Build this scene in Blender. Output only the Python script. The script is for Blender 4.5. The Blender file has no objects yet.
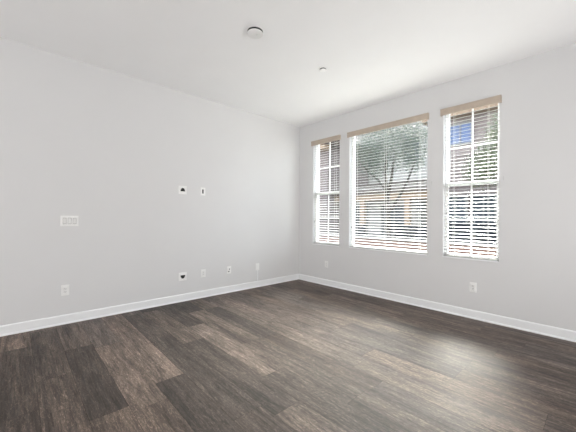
import bpy, bmesh, math, random
from mathutils import Vector, Matrix
random.seed(7)
S = bpy.context.scene
COL = S.collection

# ------------------------------------------------------------------ camera
F_PX = 294.88; YAW = .8255; PIT = .004; ROL = .0084
cam_d = bpy.data.cameras.new('camera'); cam = bpy.data.objects.new('camera', cam_d); COL.objects.link(cam)
d = Vector((-math.sin(YAW)*math.cos(PIT), math.cos(YAW)*math.cos(PIT), math.sin(PIT)))
r = Vector((math.cos(YAW), math.sin(YAW), 0)); u = r.cross(d)
r2 = math.cos(ROL)*r + math.sin(ROL)*u; u2 = -math.sin(ROL)*r + math.cos(ROL)*u
M = Matrix((r2, u2, -d)).transposed().to_4x4(); M.translation = Vector((4.1353, -4.1203, 1.22))
cam.matrix_world = M
cam_d.sensor_width = 36; cam_d.lens = F_PX*36/576; cam_d.clip_start = .05; cam_d.clip_end = 300
S.camera = cam
# ------------------------------------------------------------------ world, sun, fill lamps, exposure
S.view_settings.view_transform = 'Standard'; S.view_settings.look = 'None'
S.view_settings.gamma = 1; S.view_settings.use_curve_mapping = False
S.view_settings.exposure = -0.10
w = bpy.data.worlds.new('sky'); S.world = w; w.use_nodes = True
nt = w.node_tree; bg = nt.nodes['Background']
SKY = 10.0
tcw = nt.nodes.new('ShaderNodeTexCoord'); sxw = nt.nodes.new('ShaderNodeSeparateXYZ'); crw = nt.nodes.new('ShaderNodeValToRGB')
nt.links.new(tcw.outputs['Generated'], sxw.inputs[0]); nt.links.new(sxw.outputs['Z'], crw.inputs[0])
e = crw.color_ramp.elements
e[0].position = 0.0; e[0].color = (.80, .84, .88, 1); e[1].position = .8; e[1].color = (.60, .72, .90, 1)
nt.links.new(crw.outputs[0], bg.inputs['Color']); bg.inputs['Strength'].default_value = SKY
sd = bpy.data.lights.new('sun', 'SUN'); sd.energy = 46.0; sd.angle = math.radians(22); sd.color = (1, .95, .88)
sun = bpy.data.objects.new('sun', sd); COL.objects.link(sun)
sun.rotation_euler = Vector((-.15, 1.0, .88)).to_track_quat('Z', 'Y').to_euler()
def area(name, loc, aim, sx, sy, power, col=(1, 1, 1)):
    a = bpy.data.lights.new(name, 'AREA'); a.shape = 'RECTANGLE'; a.size = sx; a.size_y = sy; a.energy = power; a.color = col
    o = bpy.data.objects.new(name, a); COL.objects.link(o); o.location = loc
    o.rotation_euler = (-Vector(aim)).to_track_quat('Z', 'Y').to_euler(); return o
# unseen fill lamps added in front of the solid back and side walls
area('back_fill_lamp', (3.8, -7.90, 1.25), (0, 1, .3), 4.3, 2.3, 255, (1, .99, .98))
area('side_fill_lamp', (5.85, -1.3, 1.25), (-1, 0, .25), 2.4, 2.3, 42, (1, .985, .97))
sa_ = bpy.data.objects['side_fill_lamp']; sa_.data.spread = math.radians(110)
for px, pw in ((.67, .62), (1.8245, 1.281), (2.975, .61)):
    p_ = area('window_portal', (px, .19, 1.667), (0, -1, 0), pw, 1.907, 1)
    p_.data.cycles.is_portal = True

# ------------------------------------------------------------------ helpers
def link(name, me, m=None, parent=None):
    o = bpy.data.objects.new(name, me); COL.objects.link(o)
    if m:
        for k in (m if isinstance(m, (list, tuple)) else [m]): me.materials.append(k)
    if parent: o.parent = parent
    return o
def obj(name, bm, m, parent=None, smooth=False):
    bmesh.ops.recalc_face_normals(bm, faces=bm.faces)
    me = bpy.data.meshes.new(name); bm.to_mesh(me); bm.free()
    if smooth:
        for p in me.polygons: p.use_smooth = True
    return link(name, me, m, parent)
def box(bm, x0, x1, y0, y1, z0, z1, bev=0):
    b = bmesh.new()
    bmesh.ops.create_cube(b, size=1)
    for v in b.verts: v.co = Vector(((x0+x1)/2+v.co.x*(x1-x0), (y0+y1)/2+v.co.y*(y1-y0), (z0+z1)/2+v.co.z*(z1-z0)))
    if bev: bmesh.ops.bevel(b, geom=b.edges[:], offset=bev, segments=2, affect='EDGES', profile=.5)
    merge(bm, b)
def merge(bm, b, mat=None):
    if mat: bmesh.ops.transform(b, matrix=mat, verts=b.verts)
    me = bpy.data.meshes.new('tmp'); b.to_mesh(me); b.free(); bm.from_mesh(me); bpy.data.meshes.remove(me)
def cyl(bm, p0, p1, r0, r1=None, n=12, cap=True):
    r1 = r0 if r1 is None else r1
    p0 = Vector(p0); p1 = Vector(p1); q = (p1-p0).to_track_quat('Z', 'Y').to_matrix()
    A = []; B = []
    for i in range(n):
        a = 2*math.pi*i/n; v = Vector((math.cos(a), math.sin(a), 0))
        A.append(bm.verts.new(p0+q@(v*r0))); B.append(bm.verts.new(p1+q@(v*r1)))
    for i in range(n): bm.faces.new((A[i], A[(i+1) % n], B[(i+1) % n], B[i]))
    if cap: bm.faces.new(A[::-1]); bm.faces.new(B)
def lathe(bm, prof, n=40, c=(0, 0, 0)):
    rings = []
    for rr, z in prof:
        if rr < 1e-6: rings.append([bm.verts.new((c[0], c[1], c[2]+z))])
        else: rings.append([bm.verts.new((c[0]+rr*math.cos(2*math.pi*i/n), c[1]+rr*math.sin(2*math.pi*i/n), c[2]+z)) for i in range(n)])
    for a, b in zip(rings, rings[1:]):
        for i in range(n):
            j = (i+1) % n
            if len(a) == 1: bm.faces.new((a[0], b[j], b[i]))
            elif len(b) == 1: bm.faces.new((a[i], a[j], b[0]))
            else: bm.faces.new((a[i], a[j], b[j], b[i]))
def extrude_profile(bm, prof, P0, P1, across, up=Vector((0, 0, 1))):
    A = [bm.verts.new(Vector(P0)+across*a+up*b) for a, b in prof]; B = [bm.verts.new(Vector(P1)+across*a+up*b) for a, b in prof]
    n = len(prof)
    for i in range(n): bm.faces.new((A[i], A[(i+1) % n], B[(i+1) % n], B[i]))
    bm.faces.new(A[::-1]); bm.faces.new(B)
def thing(name, label, cat, loc=(0, 0, 0), group=None, rot=(0, 0, 0)):
    o = bpy.data.objects.new(name, None); COL.objects.link(o); o.location = loc; o.rotation_euler = rot
    tag(o, label, cat, group); return o
def tag(o, label, cat, group=None):
    o['label'] = label; o['category'] = cat
    if group: o['group'] = group
    return o
def struct(name, bm, m, **k):
    o = obj(name, bm, m, **k); o['kind'] = 'structure'; return o

# ------------------------------------------------------------------ materials
def mat(name, col, rough=.5, spec=.5, bump=0, bscale=40, var=0, vscale=3, metal=0, transl=0):
    m = bpy.data.materials.new(name); m.use_nodes = True; n = m.node_tree; b = n.nodes['Principled BSDF']
    b.inputs['Roughness'].default_value = rough; b.inputs['Specular IOR Level'].default_value = spec; b.inputs['Metallic'].default_value = metal
    tc = n.nodes.new('ShaderNodeTexCoord')
    nz = n.nodes.new('ShaderNodeTexNoise'); nz.inputs['Scale'].default_value = vscale; nz.inputs['Detail'].default_value = 3
    n.links.new(tc.outputs['Object'], nz.inputs['Vector'])
    cr = n.nodes.new('ShaderNodeValToRGB'); n.links.new(nz.outputs['Fac'], cr.inputs['Fac'])
    cr.color_ramp.elements[0].position = .3; cr.color_ramp.elements[1].position = .7
    cr.color_ramp.elements[0].color = [c*(1-var) for c in col]+[1]; cr.color_ramp.elements[1].color = [min(1, c*(1+var)) for c in col]+[1]
    n.links.new(cr.outputs[0], b.inputs['Base Color'])
    if bump:
        n2 = n.nodes.new('ShaderNodeTexNoise'); n2.inputs['Scale'].default_value = bscale; n2.inputs['Detail'].default_value = 2
        bp = n.nodes.new('ShaderNodeBump'); bp.inputs['Strength'].default_value = bump; bp.inputs['Distance'].default_value = .002
        n.links.new(tc.outputs['Object'], n2.inputs['Vector']); n.links.new(n2.outputs['Fac'], bp.inputs['Height']); n.links.new(bp.outputs[0], b.inputs['Normal'])
    if transl:
        t = n.nodes.new('ShaderNodeBsdfTranslucent'); t.inputs[0].default_value = list(col)+[1]
        mx = n.nodes.new('ShaderNodeMixShader'); mx.inputs[0].default_value = transl
        n.links.new(b.outputs[0], mx.inputs[1]); n.links.new(t.outputs[0], mx.inputs[2])
        n.links.new(mx.outputs[0], n.nodes['Material Output'].inputs[0])
    return m
m_wall = mat('painted_wall', (.70, .699, .702), .75, .25, bump=.12, bscale=90, var=.006)
m_ceil = mat('ceiling_paint', (.92, .92, .925), .85, .2, bump=.08, bscale=90, var=.006)
m_trim = mat('trim_paint', (.86, .87, .88), .35, .5)
m_vinyl = mat('window_vinyl', (.93, .93, .92), .35, .5)
m_slat = mat('blind_slat_white', (.54, .54, .53), .4, .4, transl=.12)
m_val = mat('valance_wood', (.50, .42, .345), .45, .4, var=.06, vscale=12)
m_cord = mat('blind_cord', (.78, .77, .73), .7, .2)
m_tassel = mat('cord_tassel', (.16, .15, .14), .5, .4)
m_plate = mat('plate_plastic', (.86, .86, .85), .3, .5)
m_insert = mat('insert_plastic', (.80, .80, .79), .3, .5)
m_bright = mat('window_lit_white', (.97, .97, .96), .3, .6)  # whiter than the plates: window light on the disc put into its colour
m_dark = mat('black_opening', (.025, .025, .027), .6, .3)
m_slot = mat('socket_slot', (.10, .10, .10), .6, .3)
m_screw = mat('screw_metal', (.6, .6, .6), .35, .5, metal=1)
m_clear = mat('cleat_plastic', (.60, .60, .60), .3, .5)
m_tan = mat('tan_stucco_trim', (.17, .12, .085), .85, .2, var=.06)
m_pink = mat('pinkish_stucco', (.105, .084, .08), .9, .2, bump=.3, bscale=25, var=.06)
m_siding = mat('pale_siding', (.12, .096, .091), .8, .2, var=.05)
m_cream = mat('cream_stucco', (.23, .215, .20), .9, .2, var=.05)
m_roof = mat('roof_tile', (.05, .037, .030), .85, .2, bump=.5, bscale=12, var=.25, vscale=9)
m_brick = mat('terracotta_block', (.12, .072, .062), .9, .2, bump=.4, bscale=20, var=.12, vscale=8)
m_cap = mat('concrete_cap', (.11, .105, .10), .85, .2, var=.08)
m_dkfence = mat('charcoal_fence', (.010, .012, .016), .8, .05, var=.2)
m_eglass = mat('house_window_glass', (.012, .018, .026), .3, .15)
m_bglass = mat('sky_reflection_glass', (.03, .055, .13), .2, .3)  # reflected sky put into the glass as a blue base colour
m_paving = mat('patio_concrete', (.22, .20, .19), .9, .2, var=.1)
m_bark = mat('grey_bark', (.022, .018, .015), .9, .2, bump=.6, bscale=30, var=.2, vscale=12)
m_leafg = mat('grey_green_leaves', (.045, .055, .042), .6, .3, var=.45, vscale=5, transl=.25)
m_leafo = mat('olive_leaves', (.05, .062, .03), .6, .3, var=.45, vscale=5, transl=.25)
m_base = mat('plank_gap', (.02, .017, .015), .8, .2)

def glass():
    m = bpy.data.materials.new('window_glass'); m.use_nodes = True; n = m.node_tree; n.nodes.clear()
    o = n.nodes.new('ShaderNodeOutputMaterial'); t = n.nodes.new('ShaderNodeBsdfTransparent'); g = n.nodes.new('ShaderNodeBsdfGlossy')
    g.inputs['Roughness'].default_value = .02; t.inputs[0].default_value = (.93, .95, .94, 1)
    lw = n.nodes.new('ShaderNodeLayerWeight'); lw.inputs[0].default_value = .5; pw = n.nodes.new('ShaderNodeMath'); pw.operation = 'POWER'; pw.inputs[1].default_value = 5
    f = n.nodes.new('ShaderNodeMapRange'); f.inputs[3].default_value = .04; f.inputs[4].default_value = .7; n.links.new(lw.outputs['Facing'], pw.inputs[0]); n.links.new(pw.outputs[0], f.inputs[0]); mx = n.nodes.new('ShaderNodeMixShader')
    n.links.new(f.outputs[0], mx.inputs[0]); n.links.new(t.outputs[0], mx.inputs[1]); n.links.new(g.outputs[0], mx.inputs[2]); n.links.new(mx.outputs[0], o.inputs[0])
    return m
m_glass = glass()

def wood_floor():
    m = bpy.data.materials.new('vinyl_plank_floor'); m.use_nodes = True; n = m.node_tree; b = n.nodes['Principled BSDF']; L = n.links.new
    at = n.nodes.new('ShaderNodeAttribute'); at.attribute_name = 'plank'      # r: tone, g: seed, b: warmth
    sp = n.nodes.new('ShaderNodeSeparateColor'); L(at.outputs['Color'], sp.inputs[0])
    tc = n.nodes.new('ShaderNodeTexCoord')
    ofs = n.nodes.new('ShaderNodeCombineXYZ'); mu = n.nodes.new('ShaderNodeMath'); mu.operation = 'MULTIPLY'; mu.inputs[1].default_value = 37
    L(sp.outputs[1], mu.inputs[0]); L(mu.outputs[0], ofs.inputs[0]); L(mu.outputs[0], ofs.inputs[2]); L(mu.outputs[0], ofs.inputs[1])
    ad = n.nodes.new('ShaderNodeVectorMath'); ad.operation = 'ADD'; L(tc.outputs['Object'], ad.inputs[0]); L(ofs.outputs[0], ad.inputs[1])
    def noise(scx, scy, detail, rough, dist=0):
        mp = n.nodes.new('ShaderNodeMapping'); mp.inputs['Scale'].default_value = (scx, scy, 1); L(ad.outputs[0], mp.inputs[0])
        z = n.nodes.new('ShaderNodeTexNoise'); z.inputs['Scale'].default_value = 1; z.inputs['Detail'].default_value = detail
        z.inputs['Roughness'].default_value = rough; z.inputs['Distortion'].default_value = dist; L(mp.outputs[0], z.inputs['Vector']); return z.outputs['Fac']
    def rng(x, a, c, lo, hi):
        q = n.nodes.new('ShaderNodeMapRange'); q.inputs[1].default_value = a; q.inputs[2].default_value = c; q.inputs[3].default_value = lo; q.inputs[4].default_value = hi
        L(x, q.inputs[0]); return q.outputs[0]
    def mulf(x, y):
        q = n.nodes.new('ShaderNodeMath'); q.operation = 'MULTIPLY'; L(x, q.inputs[0]); L(y, q.inputs[1]); return q.outputs[0]
    broad = rng(noise(.8, 7, 4, .6, 1.0), .3, .7, .42, 1.75)
    grain = rng(noise(4, 55, 5, .7, 1.0), .32, .68, .42, 1.7)
    fine = rng(noise(16, 60, 4, .75, 2.6), .50, .66, .88, 2.5)      # pale cerused flecks
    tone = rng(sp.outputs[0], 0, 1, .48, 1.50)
    v = mulf(mulf(broad, grain), mulf(fine, tone))
    cr = n.nodes.new('ShaderNodeMix'); cr.data_type = 'RGBA'; L(sp.outputs[2], cr.inputs[0])
    cr.inputs[6].default_value = (.074, .059, .051, 1); cr.inputs[7].default_value = (.082, .059, .046, 1)
    vm = n.nodes.new('ShaderNodeVectorMath'); vm.operation = 'SCALE'; L(cr.outputs[2], vm.inputs[0]); L(v, vm.inputs['Scale'])
    L(vm.outputs[0], b.inputs['Base Color'])
    L(rng(noise(5, 95, 4, .6, .4), .3, .7, .48, .70), b.inputs['Roughness'])
    b.inputs['Specular IOR Level'].default_value = .5
    bp = n.nodes.new('ShaderNodeBump'); bp.inputs['Strength'].default_value = .12; bp.inputs['Distance'].default_value = .001
    L(noise(8, 140, 4, .6, .4), bp.inputs['Height']); L(bp.outputs[0], b.inputs['Normal'])
    return m
m_floor = wood_floor()

# ------------------------------------------------------------------ room shell
H = 3.0; RX = 6.0; RY = -8.0; WT = .17
OPEN = [(.36, .98), (1.184, 2.465), (2.67, 3.28)]; Z0 = .713; Z1 = 2.66

# floor: planks laid parallel to the window wall, one mesh
PW = .213
bm = bmesh.new(); lay = bm.loops.layers.float_color.new('plank')
def quad(x0, x1, y0, y1, z, c):
    f = bm.faces.new([bm.verts.new(p) for p in ((x0, y0, z), (x1, y0, z), (x1, y1, z), (x0, y1, z))])
    for l in f.loops: l[lay] = c
    return f
fixed = {  # row index (0 = the row whose far seam is at y = -3.15): {butt x: (tone, warmth)}
    0: [(.69, .85, .45), (1.907, .10, .2), (3.1, .42, .4)],
    1: [(.944, .92, .5), (2.14, .55, .6), (3.3, .3, .5)],
    2: [(.83, .06, .5), (2.055, .50, .7), (3.27, .4, .5)],
    3: [(.1, .40, .6), (1.315, .50, .7), (2.53, .3, .6)],
    -1: [(.18, .18, .2), (1.40, .20, .1), (2.62, .30, .3)],
    -2: [(.17, .56, .4), (1.39, .12, .1), (2.75, .72, .3)],
    -3: [(-.2, .15, .2), (1.007, .85, .2), (2.355, .22, .2)],
    -4: [(.55, .62, .3), (1.763, .40, .2), (2.98, .5, .3)],
    4: [(.5, .25, .8), (1.72, .12, .8), (2.94, .3, .5)],
}
top = -3.15; k0 = -math.ceil(3.15/PW); k1 = math.ceil((-RY-3.15)/PW)
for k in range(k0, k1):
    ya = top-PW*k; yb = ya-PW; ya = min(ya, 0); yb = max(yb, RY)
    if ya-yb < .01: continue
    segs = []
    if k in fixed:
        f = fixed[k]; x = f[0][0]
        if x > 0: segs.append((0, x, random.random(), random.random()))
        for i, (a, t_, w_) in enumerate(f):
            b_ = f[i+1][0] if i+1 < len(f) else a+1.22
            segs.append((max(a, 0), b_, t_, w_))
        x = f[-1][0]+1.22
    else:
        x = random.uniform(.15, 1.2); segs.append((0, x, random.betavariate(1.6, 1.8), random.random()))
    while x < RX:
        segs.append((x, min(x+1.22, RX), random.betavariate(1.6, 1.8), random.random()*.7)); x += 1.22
    if k < -5: segs = [(a_, b_, .38+.62*t_, w_) for a_, b_, t_, w_ in segs]  # rows near the windows lightened: floor glow partly put into plank tone
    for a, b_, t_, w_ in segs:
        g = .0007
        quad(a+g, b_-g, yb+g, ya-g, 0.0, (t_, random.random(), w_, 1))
b2 = bmesh.new(); box(b2, -.2, RX+.2, RY-.2, WT-.02, -.2, -.0015)
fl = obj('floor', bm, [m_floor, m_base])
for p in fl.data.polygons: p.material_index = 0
bm = bmesh.new(); bm.from_mesh(fl.data); n0 = len(bm.faces); merge(bm, b2); bm.faces.ensure_lookup_table()
for f in bm.faces[n0:]: f.material_index = 1
bm.to_mesh(fl.data); bm.free(); fl['kind'] = 'structure'

bm = bmesh.new(); box(bm, -.2, RX+.2, RY-.2, WT, H, H+.25); struct('ceiling', bm, m_ceil)
bm = bmesh.new(); box(bm, -.18, 0, RY-.18, WT, 0, H); struct('wall_left', bm, m_wall)
# window wall, one solid grid with openings left out
bm = bmesh.new()
xs = [0]+[v for o_ in OPEN for v in o_]+[RX+.18]; zs = [0, Z0, Z1, H]
def solid_cells(bm, xs, zs, hole, y0, y1):
    V = {}
    def v(i, j, s):
        if (i, j, s) not in V: V[i, j, s] = bm.verts.new((xs[i], (y0, y1)[s], zs[j]))
        return V[i, j, s]
    nx = len(xs)-1; nz = len(zs)-1
    full = lambda i, j: 0 <= i < nx and 0 <= j < nz and not hole(i, j)
    for i in range(nx):
        for j in range(nz):
            if not full(i, j): continue
            bm.faces.new((v(i, j, 0), v(i+1, j, 0), v(i+1, j+1, 0), v(i, j+1, 0)))
            bm.faces.new((v(i, j, 1), v(i, j+1, 1), v(i+1, j+1, 1), v(i+1, j, 1)))
            if not full(i-1, j): bm.faces.new((v(i, j, 0), v(i, j+1, 0), v(i, j+1, 1), v(i, j, 1)))
            if not full(i+1, j): bm.faces.new((v(i+1, j, 0), v(i+1, j, 1), v(i+1, j+1, 1), v(i+1, j+1, 0)))
            if not full(i, j-1): bm.faces.new((v(i, j, 0), v(i, j, 1), v(i+1, j, 1), v(i+1, j, 0)))
            if not full(i, j+1): bm.faces.new((v(i, j+1, 0), v(i+1, j+1, 0), v(i+1, j+1, 1), v(i, j+1, 1)))
solid_cells(bm, xs, zs, lambda i, j: j == 1 and i % 2 == 1, 0, WT)
struct('wall_right', bm, m_wall)
# walls behind the camera
bm = bmesh.new(); box(bm, -.18, RX+.18, RY-.18, RY, 0, H); struct('wall_back', bm, m_wall)
bm = bmesh.new(); box(bm, RX, RX+.18, RY, 0, 0, H); struct('wall_side', bm, m_wall)

# baseboards: stepped profile with eased top and shoe
prof = [(0, 0), (.022, 0), (.022, .006), (.018, .014), (.012, .019), (.012, .092), (.009, .100), (.004, .105), (0, .105)]
bm = bmesh.new(); extrude_profile(bm, prof, (0, RY, 0), (0, 0, 0), Vector((1, 0, 0))); struct('baseboard_left', bm, m_trim)
bm = bmesh.new(); extrude_profile(bm, prof, (.012, 0, 0), (RX, 0, 0), Vector((0, -1, 0))); struct('baseboard_right', bm, m_trim)

# ------------------------------------------------------------------ windows
def rect_frame(bm, x0, x1, z0, z1, y0, y1, w, bev=.003, wb=None):
    wb = wb or w
    box(bm, x0, x0+w, y0, y1, z0, z1, bev); box(bm, x1-w, x1, y0, y1, z0, z1, bev)
    box(bm, x0+w, x1-w, y0, y1, z1-w, z1, bev); box(bm, x0+w, x1-w, y0, y1, z0, z0+wb, bev)
def sash(root, x0, x1, z0, z1, y, name):
    bm = bmesh.new(); rect_frame(bm, x0, x1, z0, z1, y, y+.028, .024, wb=.045); s = obj(name, bm, m_vinyl, root)
    bm = bmesh.new(); cx = (x0+x1)/2; cz = (z0+z1)/2
    box(bm, cx-.009, cx+.009, y+.006, y+.018, z0+.024, z1-.024, .002); box(bm, x0+.024, x1-.024, y+.006, y+.018, cz-.009, cz+.009, .002)
    obj('muntin', bm, m_vinyl, s)
    bm = bmesh.new(); box(bm, x0+.02, x1-.02, y+.010, y+.014, z0+.02, z1-.02); obj('pane', bm, m_glass, s)
for i, (a, b_) in enumerate(OPEN):
    root = bpy.data.objects.new('window_%d' % (i+1), None); COL.objects.link(root); root.location = ((a+b_)/2, .1, Z0); root['kind'] = 'structure'
    mv = Matrix.Translation(-root.location)
    kids0 = set(COL.objects)
    bm = bmesh.new(); rect_frame(bm, a, b_, Z0, Z1, .068, .165, .014); obj('window_frame', bm, m_vinyl, root)
    if i == 1:
        bm = bmesh.new(); rect_frame(bm, a+.014, b_-.014, Z0+.014, Z1-.014, .078, .11, .018); s = obj('glazing_bead', bm, m_vinyl, root)
        bm = bmesh.new(); box(bm, a+.030, b_-.030, .092, .098, Z0+.030, Z1-.030); obj('pane', bm, m_glass, root)
    else:
        sash(root, a+.014, b_-.014, 1.645, Z1-.014, .105, 'upper_sash')
        sash(root, a+.014, b_-.014, Z0+.014, 1.690, .074, 'lower_sash')
    for o_ in set(COL.objects)-kids0:
        if o_.type == 'MESH' : o_.data.transform(mv)
# painted sill boards in the openings
for i, (a, b_) in enumerate(OPEN):
    bm = bmesh.new(); box(bm, a+.001, b_-.001, -.005, .068, Z0, Z0+.014, .002); struct('trim_%d' % (i+1), bm, m_trim)

# ------------------------------------------------------------------ blinds
TILT = math.radians(10)
def blind(a, b_, label, tass):
    root = thing('window_blind', label, 'blinds', ((a+b_)/2, .04, Z0+.014), 'white slat blinds in the three windows')
    mv = Matrix.Translation(-root.location); W = b_-a
    def o(name, bm, m, parent=root, smooth=False):
        bmesh.ops.transform(bm, matrix=mv, verts=bm.verts); return obj(name, bm, m, parent, smooth)
    x0, x1 = a+.006, b_-.006
    bm = bmesh.new(); box(bm, x0, x1, .016, .064, Z1-.05, Z1-.002, .002); o('head_rail', bm, m_slat)
    # valance: board with small crown, wrapping back to the wall on both ends
    bm = bmesh.new()
    vp = [(0, 0), (.008, 0), (.010, .004), (.010, .064), (.014, .070), (.016, .078), (.016, .084), (0, .084)]
    va, vb = a-.028, b_+.022
    extrude_profile(bm, vp, (va, -.022, 2.566), (vb, -.022, 2.566), Vector((0, -1, 0)))
    box(bm, va, va+.009, -.022, -.001, 2.566, 2.65); box(bm, vb-.009, vb, -.022, -.001, 2.566, 2.65)
    o('valance', bm, m_val)
    # slats, gently crowned
    bm = bmesh.new(); pitch = .0435; z = Z0+.055; yc = .040; hw = .022; t = .0022
    c, s = math.cos(TILT), math.sin(TILT)
    while z < Z1-.06:
        ring = []
        for yy, zz in ((-hw, 0), (-hw*.5, .0010), (0, .0014), (hw*.5, .0010), (hw, 0), (hw, -t), (hw*.5, .001-t), (0, .0014-t), (-hw*.5, .001-t), (-hw, -t)):
            ring.append((yc+yy*c-zz*s, z+yy*s+zz*c))
        A = [bm.verts.new((x0, y, q)) for y, q in ring]; B = [bm.verts.new((x1, y, q)) for y, q in ring]
        n = len(ring)
        for i in range(n): bm.faces.new((A[i], A[(i+1) % n], B[(i+1) % n], B[i]))
        bm.faces.new(A[::-1]); bm.faces.new(B)
        z += pitch
    o('slats', bm, m_slat)
    bm = bmesh.new(); box(bm, x0, x1, .016, .064, Z0+.0145, Z0+.032, .003); o('bottom_rail', bm, m_slat)
    ns = 3 if W > 1 else 2
    for k in range(ns):
        x = x0+.11+(x1-x0-.22)*k/(ns-1)
        bm = bmesh.new()
        for yy in (.0135, .0665): box(bm, x-.0011, x+.0011, yy-.0008, yy+.0008, Z0+.03, Z1-.05)
        o('ladder_cord', bm, m_cord)
    for dx, zb in tass:
        bm = bmesh.new(); cyl(bm, (a+dx, .008, Z1-.045), (a+dx, .008, zb), .0013, n=6); cd = o('pull_cord', bm, m_cord)
        bm = bmesh.new(); lathe(bm, [(0, .032), (.003, .032), (.004, .020), (.008, .004), (.008, 0), (0, 0)], 12, (a+dx, .008, zb-.032)); o('tassel', bm, m_tassel, cd)
    return root
blind(*OPEN[0], 'white slat blind with tan valance in the narrow window nearest the room corner', [(.035, 1.16)])
blind(*OPEN[1], 'wide white slat blind with tan valance over the large middle window', [(.05, 1.08)])
blind(*OPEN[2], 'white slat blind with tan valance in the narrow window furthest from the corner', [(.06, 1.42), (.045, 1.31)])
# cord cleats beside the windows
def cleat(x, z, label):
    root = thing('cord_cleat', label, 'cord cleat', (x, 0, z), 'cord cleats beside the windows')
    bm = bmesh.new(); box(bm, -.006, .006, -.004, 0, -.017, .017, .0015); obj('base_plate', bm, m_clear, root)
    bm = bmesh.new(); box(bm, -.004, .004, -.012, -.004, -.008, .008, .001); box(bm, -.0045, .0045, -.015, -.011, -.024, .024, .0015); obj('horn', bm, m_clear, root)
cleat(1.04, 1.285, 'small clear cord cleat on the wall between the corner window and middle window')
cleat(2.53, 1.70, 'small clear cord cleat on the wall between the middle and furthest right window')
cleat(3.325, 1.69, 'small clear cord cleat on the wall to the right of the last window')

# ------------------------------------------------------------------ wall plates (built facing +X, z up, centred on origin)
def place(root, wall, pos, z):
    if wall == 'left': root.location = (0, pos, z)
    else: root.location = (pos, 0, z); root.rotation_euler = (0, 0, -math.pi/2)
def plate_mesh(w, h, holes, t=.0075):
    # a plate with rectangular openings (y0,y1,z0,z1), bevelled rim
    ys = sorted({-w/2, w/2}|{v for q in holes for v in q[:2]}); zs_ = sorted({-h/2, h/2}|{v for q in holes for v in q[2:]})
    bm = bmesh.new()
    def hole(i, j):
        cy = (ys[i]+ys[i+1])/2; cz = (zs_[j]+zs_[j+1])/2
        return any(q[0] < cy < q[1] and q[2] < cz < q[3] for q in holes)
    solid_cells(bm, ys, zs_, hole, 0, t)
    for v in bm.verts: v.co = Vector((v.co.y, v.co.x, v.co.z))
    for v in bm.verts:   # ease the rim
        if v.co.x > t*.5 and (abs(abs(v.co.y)-w/2) < 1e-6 or abs(abs(v.co.z)-h/2) < 1e-6):
            v.co.x = t*.45
    return bm
def screws(root, ys, zs_):
    for y in ys:
        for z in zs_:
            bm = bmesh.new(); cyl(bm, (.0045, y, z), (.0068, y, z), .003, n=10); obj('screw', bm, m_insert, root)
def outlet(label, wall, pos, z, group='duplex outlets'):
    root = thing('wall_outlet', label, 'outlet', group=group); place(root, wall, pos, z)
    obj('cover_plate', plate_mesh(.074, .118, [(-.0175, .0175, -.034, .034)]), m_plate, root)
    for s in (-1, 1):
        bm = bmesh.new(); box(bm, .001, .0078, -.0165, .0165, s*.0175-.0145, s*.0175+.0145, .002); so = obj('socket', bm, m_insert, root)
        bm = bmesh.new()
        for y, hh in ((-.006, .009), (.006, .007)): box(bm, .0077, .0081, y-.0011, y+.0011, s*.0175+.002-hh/2, s*.0175+.002+hh/2)
        cyl(bm, (.0077, 0, s*.0175-.009), (.0081, 0, s*.0175-.009), .0022, n=10)
        obj('slot', bm, m_slot, so)
    bm = bmesh.new(); box(bm, 0.0005, .004, -.0172, .0172, -.0337, .0337); obj('device_strap', bm, m_insert, root)
    screws(root, [0], [-.048, .048])
def switches():
    root = thing('light_switch', 'white three-gang rocker switch plate at eye height on left wall', 'light switch'); place(root, 'left', -3.672, 1.157)
    hs = [(c-.0165, c+.0165, -.034, .034) for c in (-.046, 0, .046)]
    obj('cover_plate', plate_mesh(.166, .118, hs), m_plate, root)
    bm = bmesh.new(); box(bm, .0003, .002, -.064, .064, -.035, .035); obj('device_strap', bm, m_slot, root)
    for c, tl in ((-.046, 1), (0, -1), (.046, 1)):
        bm = bmesh.new(); box(bm, .002, .0085, c-.0142, c+.0142, -.0315, .0315, .0015)
        for v in bm.verts:
            if v.co.x > .006: v.co.x += tl*v.co.z*.12
        obj('rocker', bm, m_insert, root)
    screws(root, [-.046, 0, .046], [-.048, .048])
switches()
outlet('white duplex outlet low on left wall, below the three-gang switch plate', 'left', -3.705, .378)
outlet('white duplex outlet low on window wall, below the right-hand narrow window', 'right', 3.022, .382)
outlet('white duplex outlet low on window wall, below the corner window', 'right', .703, .378)

def scoop_plate(label, pos, z, flip):
    # square two-gang cable pass-through with a curved hood over a black opening
    root = thing('cable_plate', label, 'cable plate', group='square cable pass-through plates'); place(root, 'left', pos, z)
    q = 1 if not flip else -1
    zz = sorted((-.020*q, .030*q))
    obj('cover_plate', plate_mesh(.118, .118, [(-.034, .036, zz[0], zz[1])]), m_plate, root)
    # black throat closed by a back, seen through the opening
    bm = bmesh.new(); box(bm, .0004, .0012, -.040, .042, min(zz)-.004, max(zz)+.004); obj('opening', bm, m_dark, root)
    # spandrels that round off one side of the opening into a half disc
    bm = bmesh.new(); N = 10
    for side in (-1, 1):
        cy = .001; R = .035; pts = [(side*R, 0)]
        for i in range(N+1):
            a = math.pi/2*i/N; pts.append((side*R*math.cos(a), .050*math.sin(a)))
        corner = (side*R, .050)
        for a_, b__ in zip(pts[1:], pts[2:]):
            vs = []
            for X in (.0015, .0058):
                vs.append([bm.verts.new((X, cy+p[0], q*(-.020+p[1]))) for p in (corner, a_, b__)])
            bm.faces.new(vs[0]); bm.faces.new(vs[1])
            bm.faces.new((vs[0][1], vs[0][2], vs[1][2], vs[1][1]))
    obj('hood', bm, m_plate, root)
    bm = bmesh.new(); box(bm, .005, .010, -.036, .038, min(-.020*q, -.023*q), max(-.020*q, -.023*q), .0005); obj('lip', bm, m_plate, root)
    screws(root, [-.023, .023], [-.048, .048])
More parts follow.
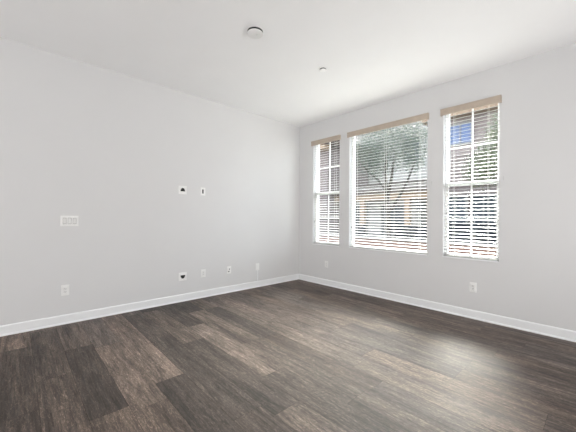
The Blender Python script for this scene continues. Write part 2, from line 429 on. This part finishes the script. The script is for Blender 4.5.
scoop_plate('square white plate with black half-round opening, upper left of wall', -2.365, 1.597, False)
scoop_plate('square white plate with black cable opening, low on left wall', -2.352, .356, True)

def jack_plate(label, pos, z, kind, name='jack_plate', cat='wall plate'):
    root = thing(name, label, cat); place(root, 'left', pos, z)
    if kind == 'slot':
        obj('cover_plate', plate_mesh(.074, .118, [(-.016, .010, -.031, .031)]), m_plate, root)
        bm = bmesh.new(); box(bm, .0004, .0015, -.018, .012, -.033, .033); obj('opening', bm, m_slot, root)
        bm = bmesh.new(); box(bm, .0015, .0045, -.009, .003, -.026, .026, .001); obj('brush', bm, m_dark, root)
    elif kind == 'ports':
        obj('cover_plate', plate_mesh(.074, .118, [(-.004, .018, .004, .022), (-.020, .006, -.032, -.014)]), m_plate, root)
        bm = bmesh.new(); box(bm, .0004, .0015, -.030, .030, -.036, .028); obj('opening', bm, m_dark, root)
        for q_ in ((.003, .012, .008, .015), (-.012, -.003, -.027, -.020)):
            bm = bmesh.new(); box(bm, .0015, .004, *q_); obj('contact', bm, m_slot, root)
    elif kind == 'coax':
        obj('cover_plate', plate_mesh(.074, .118, [(-.0175, .0175, -.034, .034)]), m_plate, root)
        bm = bmesh.new(); box(bm, .0005, .0066, -.0165, .0165, -.033, .033, .0015); obj('insert', bm, m_insert, root)
        for z_ in (.016, -.016):
            bm = bmesh.new(); cyl(bm, (.0066, -.003, z_), (.0145, -.003, z_), .0048, n=12); cyl(bm, (.0145, -.003, z_), (.0150, -.003, z_), .002, n=8); obj('coax_connector', bm, m_screw, root)
    else:
        obj('cover_plate', plate_mesh(.074, .118, [(-.0175, .0175, -.034, .034)]), m_plate, root)
        bm = bmesh.new(); box(bm, .0005, .0070, -.0165, .0165, -.033, .033, .0015); obj('insert', bm, m_plate, root)
    screws(root, [0], [-.050, .050])
jack_plate('narrow white plate with dark vertical slot, high on left wall', -2.052, 1.596, 'slot')
jack_plate('narrow white plate with two metal cable connectors, low on left wall', -2.035, .364, 'coax')
jack_plate('narrow white plate with two dark ports, low on left wall', -1.588, .362, 'ports')
jack_plate('plain white plate with a white cable running down, near the room corner', -1.020, .352, 'blank')
bm = bmesh.new(); box(bm, 0.0003, .012, -1.031, -1.009, .106, .2925, .002)
tag(obj('cable_cover', bm, m_trim), 'thin white strip running down from the plain plate to the baseboard', 'cable cover')

# ------------------------------------------------------------------ ceiling fixtures
root = thing('smoke_detector', 'round white smoke detector on the ceiling, larger of the two discs', 'smoke detector', (1.842, -2.452, H))
bm = bmesh.new(); lathe(bm, [(0, -.0005), (.080, -.0005), (.080, -.004), (.077, -.006), (0, -.006)], 48); obj('base', bm, m_plate, root, True)
bm = bmesh.new(); lathe(bm, [(0, -.005), (.074, -.005), (.074, -.024), (0, -.024)], 48); obj('vent', bm, m_dark, root)
bm = bmesh.new(); lathe(bm, [(0, -.023), (.075, -.023), (.076, -.027), (.072, -.034), (.055, -.039), (.030, -.042), (0, -.0445)], 48); ho = obj('housing', bm, m_insert, root)
bm = bmesh.new(); lathe(bm, [(0, -.044), (.010, -.044), (.010, -.047), (0, -.047)], 20, (.025, .0, 0)); obj('test_button', bm, m_insert, ho, True)
root = thing('sprinkler_cover', 'small white round sprinkler cover on the ceiling nearer the windows', 'sprinkler', (1.812, -1.425, H))
bm = bmesh.new(); lathe(bm, [(0, -.0005), (.039, -.0005), (.039, -.012), (0, -.012)], 32); obj('cup', bm, m_dark, root)
bm = bmesh.new(); lathe(bm, [(0, -.011), (.042, -.011), (.043, -.014), (.038, -.017), (0, -.018)], 32); obj('cover_disc', bm, m_bright, root)

# ------------------------------------------------------------------ outside the windows
GZ = -.2
bm = bmesh.new(); box(bm, -30, 30, WT+.001, 40, GZ-.3, GZ); struct('ground', bm, m_paving)
# low block wall with pale cap
t = thing('garden_wall', 'low terracotta block wall with pale cap just outside the windows', 'garden wall', (0, 1.8, GZ))
bm = bmesh.new(); box(bm, -9, 7, -.09, .09, 0, .945); obj('block_course', bm, m_brick, t)
bm = bmesh.new(); box(bm, -9.02, 7.02, -.12, .12, .945, .985, .01); obj('cap', bm, m_cap, t)
# charcoal fence panels beyond the low wall
def fence_panel(x0, x1, z1, y, label):
    t = thing('fence_panel', label, 'fence', ((x0+x1)/2, y, GZ), 'charcoal fence panels beyond the garden wall'); hw = (x1-x0)/2; h = z1-GZ
    bm = bmesh.new(); n = 10
    for i in range(n): box(bm, -hw+.04, hw-.04, -.012, .012, .08+(h-.1)*i/n, .08+(h-.1)*(i+1)/n)
    obj('boards', bm, m_dkfence, t)
    for s in (-1, 1):
        bm = bmesh.new(); box(bm, s*(hw-.02)-.03, s*(hw-.02)+.03, -.03, .03, 0, h+.03, .003); obj('post', bm, m_dkfence, t)
fence_panel(.36, 1.30, 1.06, 3.2, 'charcoal fence panel seen through the right side of the middle window')
fence_panel(1.42, 2.10, 1.12, 3.2, 'charcoal fence panel seen low in the left half of the last window')
fence_panel(2.22, 3.20, 1.12, 3.2, 'charcoal fence panel seen low in the right half of the last window')
fence_panel(-1.15, -.55, 1.02, 3.2, 'charcoal fence panel seen through the left side of the middle window')
fence_panel(-3.6, -2.3, 1.02, 3.2, 'charcoal fence panel seen low through the corner window')
# opposite house: low wing in the middle, two-storey parts on both sides
HY = 7.0
nb = thing('neighbour_house', 'tall pale stucco house rising behind the low tan-trimmed wing, behind the tree', 'house', (-3, 10.2, GZ))
bm = bmesh.new(); box(bm, -4.5, 4.5, 0, 4, 0, 6.1-GZ); obj('wall', bm, m_cream, nb)
bm = bmesh.new(); box(bm, -4.7, 4.7, -.4, 4.2, 6.1-GZ, 6.5-GZ, .05); obj('roof', bm, m_roof, nb)
for wx in (-1.6, .6, 2.6):
    bm = bmesh.new(); rect_frame(bm, wx-.45, wx+.45, 4.1, 5.4, -.05, .01, .07); wf = obj('window_trim', bm, m_cap, nb)
    bm = bmesh.new(); box(bm, wx-.4, wx+.4, -.02, -.01, 4.15, 5.35); obj('window_pane', bm, m_eglass, wf)
hs = thing('opposite_house', 'pinkish stucco house across the yard, seen through the blinds', 'house', (0, HY, GZ))
def hb(name, m, *bs, parent=hs, bev=0):
    bm = bmesh.new()
    for b_ in bs: box(bm, b_[0], b_[1], b_[2]-HY, b_[3]-HY, b_[4]-GZ, b_[5]-GZ, bev)
    return obj(name, bm, m, parent)
hb('wall', m_pink, (-.15, 8, HY, HY+2.8, GZ, 4.7))
bm = bmesh.new()
zz = GZ+.0
bmz = 2.3
while bmz < 4.4: box(bm, -.17, 8.02, -.025, 0, bmz-GZ, bmz+.13-GZ, .004); bmz += .15
obj('siding', bm, m_siding, hs)
hb('wall', m_cream, (-4.6, -.15, HY+.8, HY+2.8, GZ, 2.6))
hb('wall', m_pink, (-14, -4.6, HY-.6, HY+2.8, GZ, 4.7))
hb('porch_beam', m_tan, (-4.6, -.15, HY-.1, HY+.15, 1.95, 2.2))
for x in (-3.1, -1.1, -.25): hb('porch_column', m_tan, (x-.1, x+.1, HY-.08, HY+.12, GZ, 1.95))
bm = bmesh.new()
vs = [bm.verts.new(p) for p in ((-4.6, -.3, 2.2-GZ), (-.15, -.3, 2.2-GZ), (-.15, 2.6, 2.85-GZ), (-4.6, 2.6, 2.85-GZ), (-4.6, -.3, 2.32-GZ), (-.15, -.3, 2.32-GZ), (-.15, 2.6, 3.0-GZ), (-4.6, 2.6, 3.0-GZ))]
for f in ((0, 1, 2, 3), (4, 5, 6, 7), (0, 1, 5, 4), (1, 2, 6, 5), (2, 3, 7, 6), (3, 0, 4, 7)): bm.faces.new([vs[i] for i in f])
obj('porch_roof', bm, m_roof, hs)
hb('eave', m_tan, (-.4, 8.3, HY-.45, HY, 4.62, 4.80)); hb('roof', m_roof, (-.5, 8.4, HY-.55, HY+2.9, 4.80, 4.95))
hb('eave', m_tan, (-14, -4.4, HY-1.05, HY-.6, 4.3, 4.5)); hb('roof', m_roof, (-14, -4.3, HY-1.1, HY+2.9, 4.5, 4.9))
def hwin(x0, x1, z0, z1, y, g):
    f = hb('window_trim', m_cap, (x0-.07, x0, y-.06, y+.02, z0-.07, z1+.07), (x1, x1+.07, y-.06, y+.02, z0-.07, z1+.07), (x0, x1, y-.06, y+.02, z1, z1+.07), (x0, x1, y-.06, y+.02, z0-.07, z0), ((x0+x1)/2-.02, (x0+x1)/2+.02, y-.05, y+.02, z0, z1))
    hb('window_pane', g, (x0, x1, y-.02, y-.01, z0, z1), parent=f)
hwin(.42, 1.05, 3.78, 4.42, HY-.02, m_bglass)
hwin(2.2, 3.2, 3.4, 4.4, HY-.02, m_bglass)
hwin(.28, .90, .8, 1.95, HY, m_eglass); hwin(1.12, 1.72, .8, 1.95, HY, m_eglass); hwin(1.95, 2.9, .8, 1.95, HY, m_eglass); hwin(3.8, 5, .7, 2.0, HY, m_eglass)
hwin(-.85, -.40, 1.0, 1.80, HY+.8, m_cap)
hwin(-2.6, -1.5, .5, 1.75, HY+.8, m_eglass); hwin(-4.2, -3.4, .5, 1.75, HY+.8, m_eglass)
hwin(-8.2, -7.2, .6, 1.9, HY-.6, m_eglass); hwin(-6.2, -5.3, .6, 1.9, HY-.6, m_eglass); hwin(-7.2, -6.2, 3.0, 3.9, HY-.6, m_eglass)
bm = bmesh.new(); box(bm, -.62, -.48, -.24, -.10, 1.50-GZ, 1.74-GZ, .01); cyl(bm, (-.55, -.17, 1.74-GZ), (-.55, -.17, 1.95-GZ), .012); obj('porch_lantern', bm, m_dark, hs)

# trees
def branch_path(bm, pts, r0, r1):
    n = len(pts)-1
    for i in range(n):
        a = r0+(r1-r0)*i/n; b_ = r0+(r1-r0)*(i+1)/n; cyl(bm, pts[i], pts[i+1], a, b_, 8)
def tree(label, loc, branches, blobs, nleaf, leaf, m, seed):
    random.seed(seed); t = thing('garden_tree', label, 'tree', loc)
    bm = bmesh.new()
    for pts, a, b_ in branches: branch_path(bm, pts, a, b_)
    obj('trunk', bm, m_bark, t, True)
    bm = bmesh.new(); tot = sum(b_[3]*b_[4]*b_[5] for b_ in blobs)
    for bx, by, bz, rx, ry, rz in blobs:
        for _ in range(int(nleaf*rx*ry*rz/tot)):
            v = Vector([random.gauss(0, 1) for _ in range(3)]).normalized()*(random.random()**.45)
            c = Vector((bx+v.x*rx, by+v.y*ry, bz+v.z*rz))
            dr = Vector([random.gauss(0, 1) for _ in range(3)]).normalized(); sd_ = dr.orthogonal().normalized(); l = leaf*random.uniform(.7, 1.3)
            q = [c-dr*l, c+sd_*l*.38+dr*.1*l, c+dr*l, c-sd_*l*.38+dr*.1*l]
            bm.faces.new([bm.verts.new(p) for p in q])
    obj('foliage', bm, m, t)
tree('slender multi-trunk tree with grey-green leaves seen through the middle window', (.26, 3.0, GZ), [
    ([(0, 0, 0), (.02, 0, 1.1), (-.02, 0, 2.0)], .075, .06),
    ([(-.02, 0, 2.0), (-.12, .05, 2.6), (-.10, .1, 3.3)], .05, .02),
    ([(-.02, 0, 1.95), (.10, 0, 2.5), (.12, .1, 3.2)], .05, .02),
    ([(-.02, 0, 2.1), (-.35, .1, 2.45), (-.65, .1, 2.7), (-.9, .1, 3.0)], .04, .015),
    ([(.0, 0, 1.5), (.35, -.1, 1.95), (.55, -.1, 2.3), (.75, -.1, 2.8)], .045, .02)],
    [(-.15, .1, 3.2, .75, .6, .65), (-.55, .1, 3.0, .5, .5, .5), (.55, 0, 3.1, .55, .5, .6), (.1, .1, 3.55, .9, .6, .3), (-.75, .2, 3.35, .6, .5, .45), (.7, .1, 3.35, .5, .4, .45), (.75, -.1, 2.75, .28, .3, .3), (-.3, 0, 2.65, .35, .3, .25)], 8000, .028, m_leafg, 3)
tree('bushy olive-green tree seen through the upper right of the last window', (2.75, 4.6, GZ), [
    ([(0, 0, 0), (.03, 0, 1.3), (-.05, 0, 2.2)], .07, .05), ([(-.05, 0, 2.1), (-.5, 0, 2.8), (-.7, 0, 3.5)], .03, .01), ([(-.05, 0, 2.1), (.4, 0, 2.9), (.5, 0, 3.8)], .03, .01)],
    [(0, 0, 3.0, .95, .7, .8), (-.75, 0, 2.7, .5, .5, .55), (.2, 0, 3.6, .95, .7, .6), (.7, 0, 3.2, .6, .6, .8)], 11000, .040, m_leafo, 5)
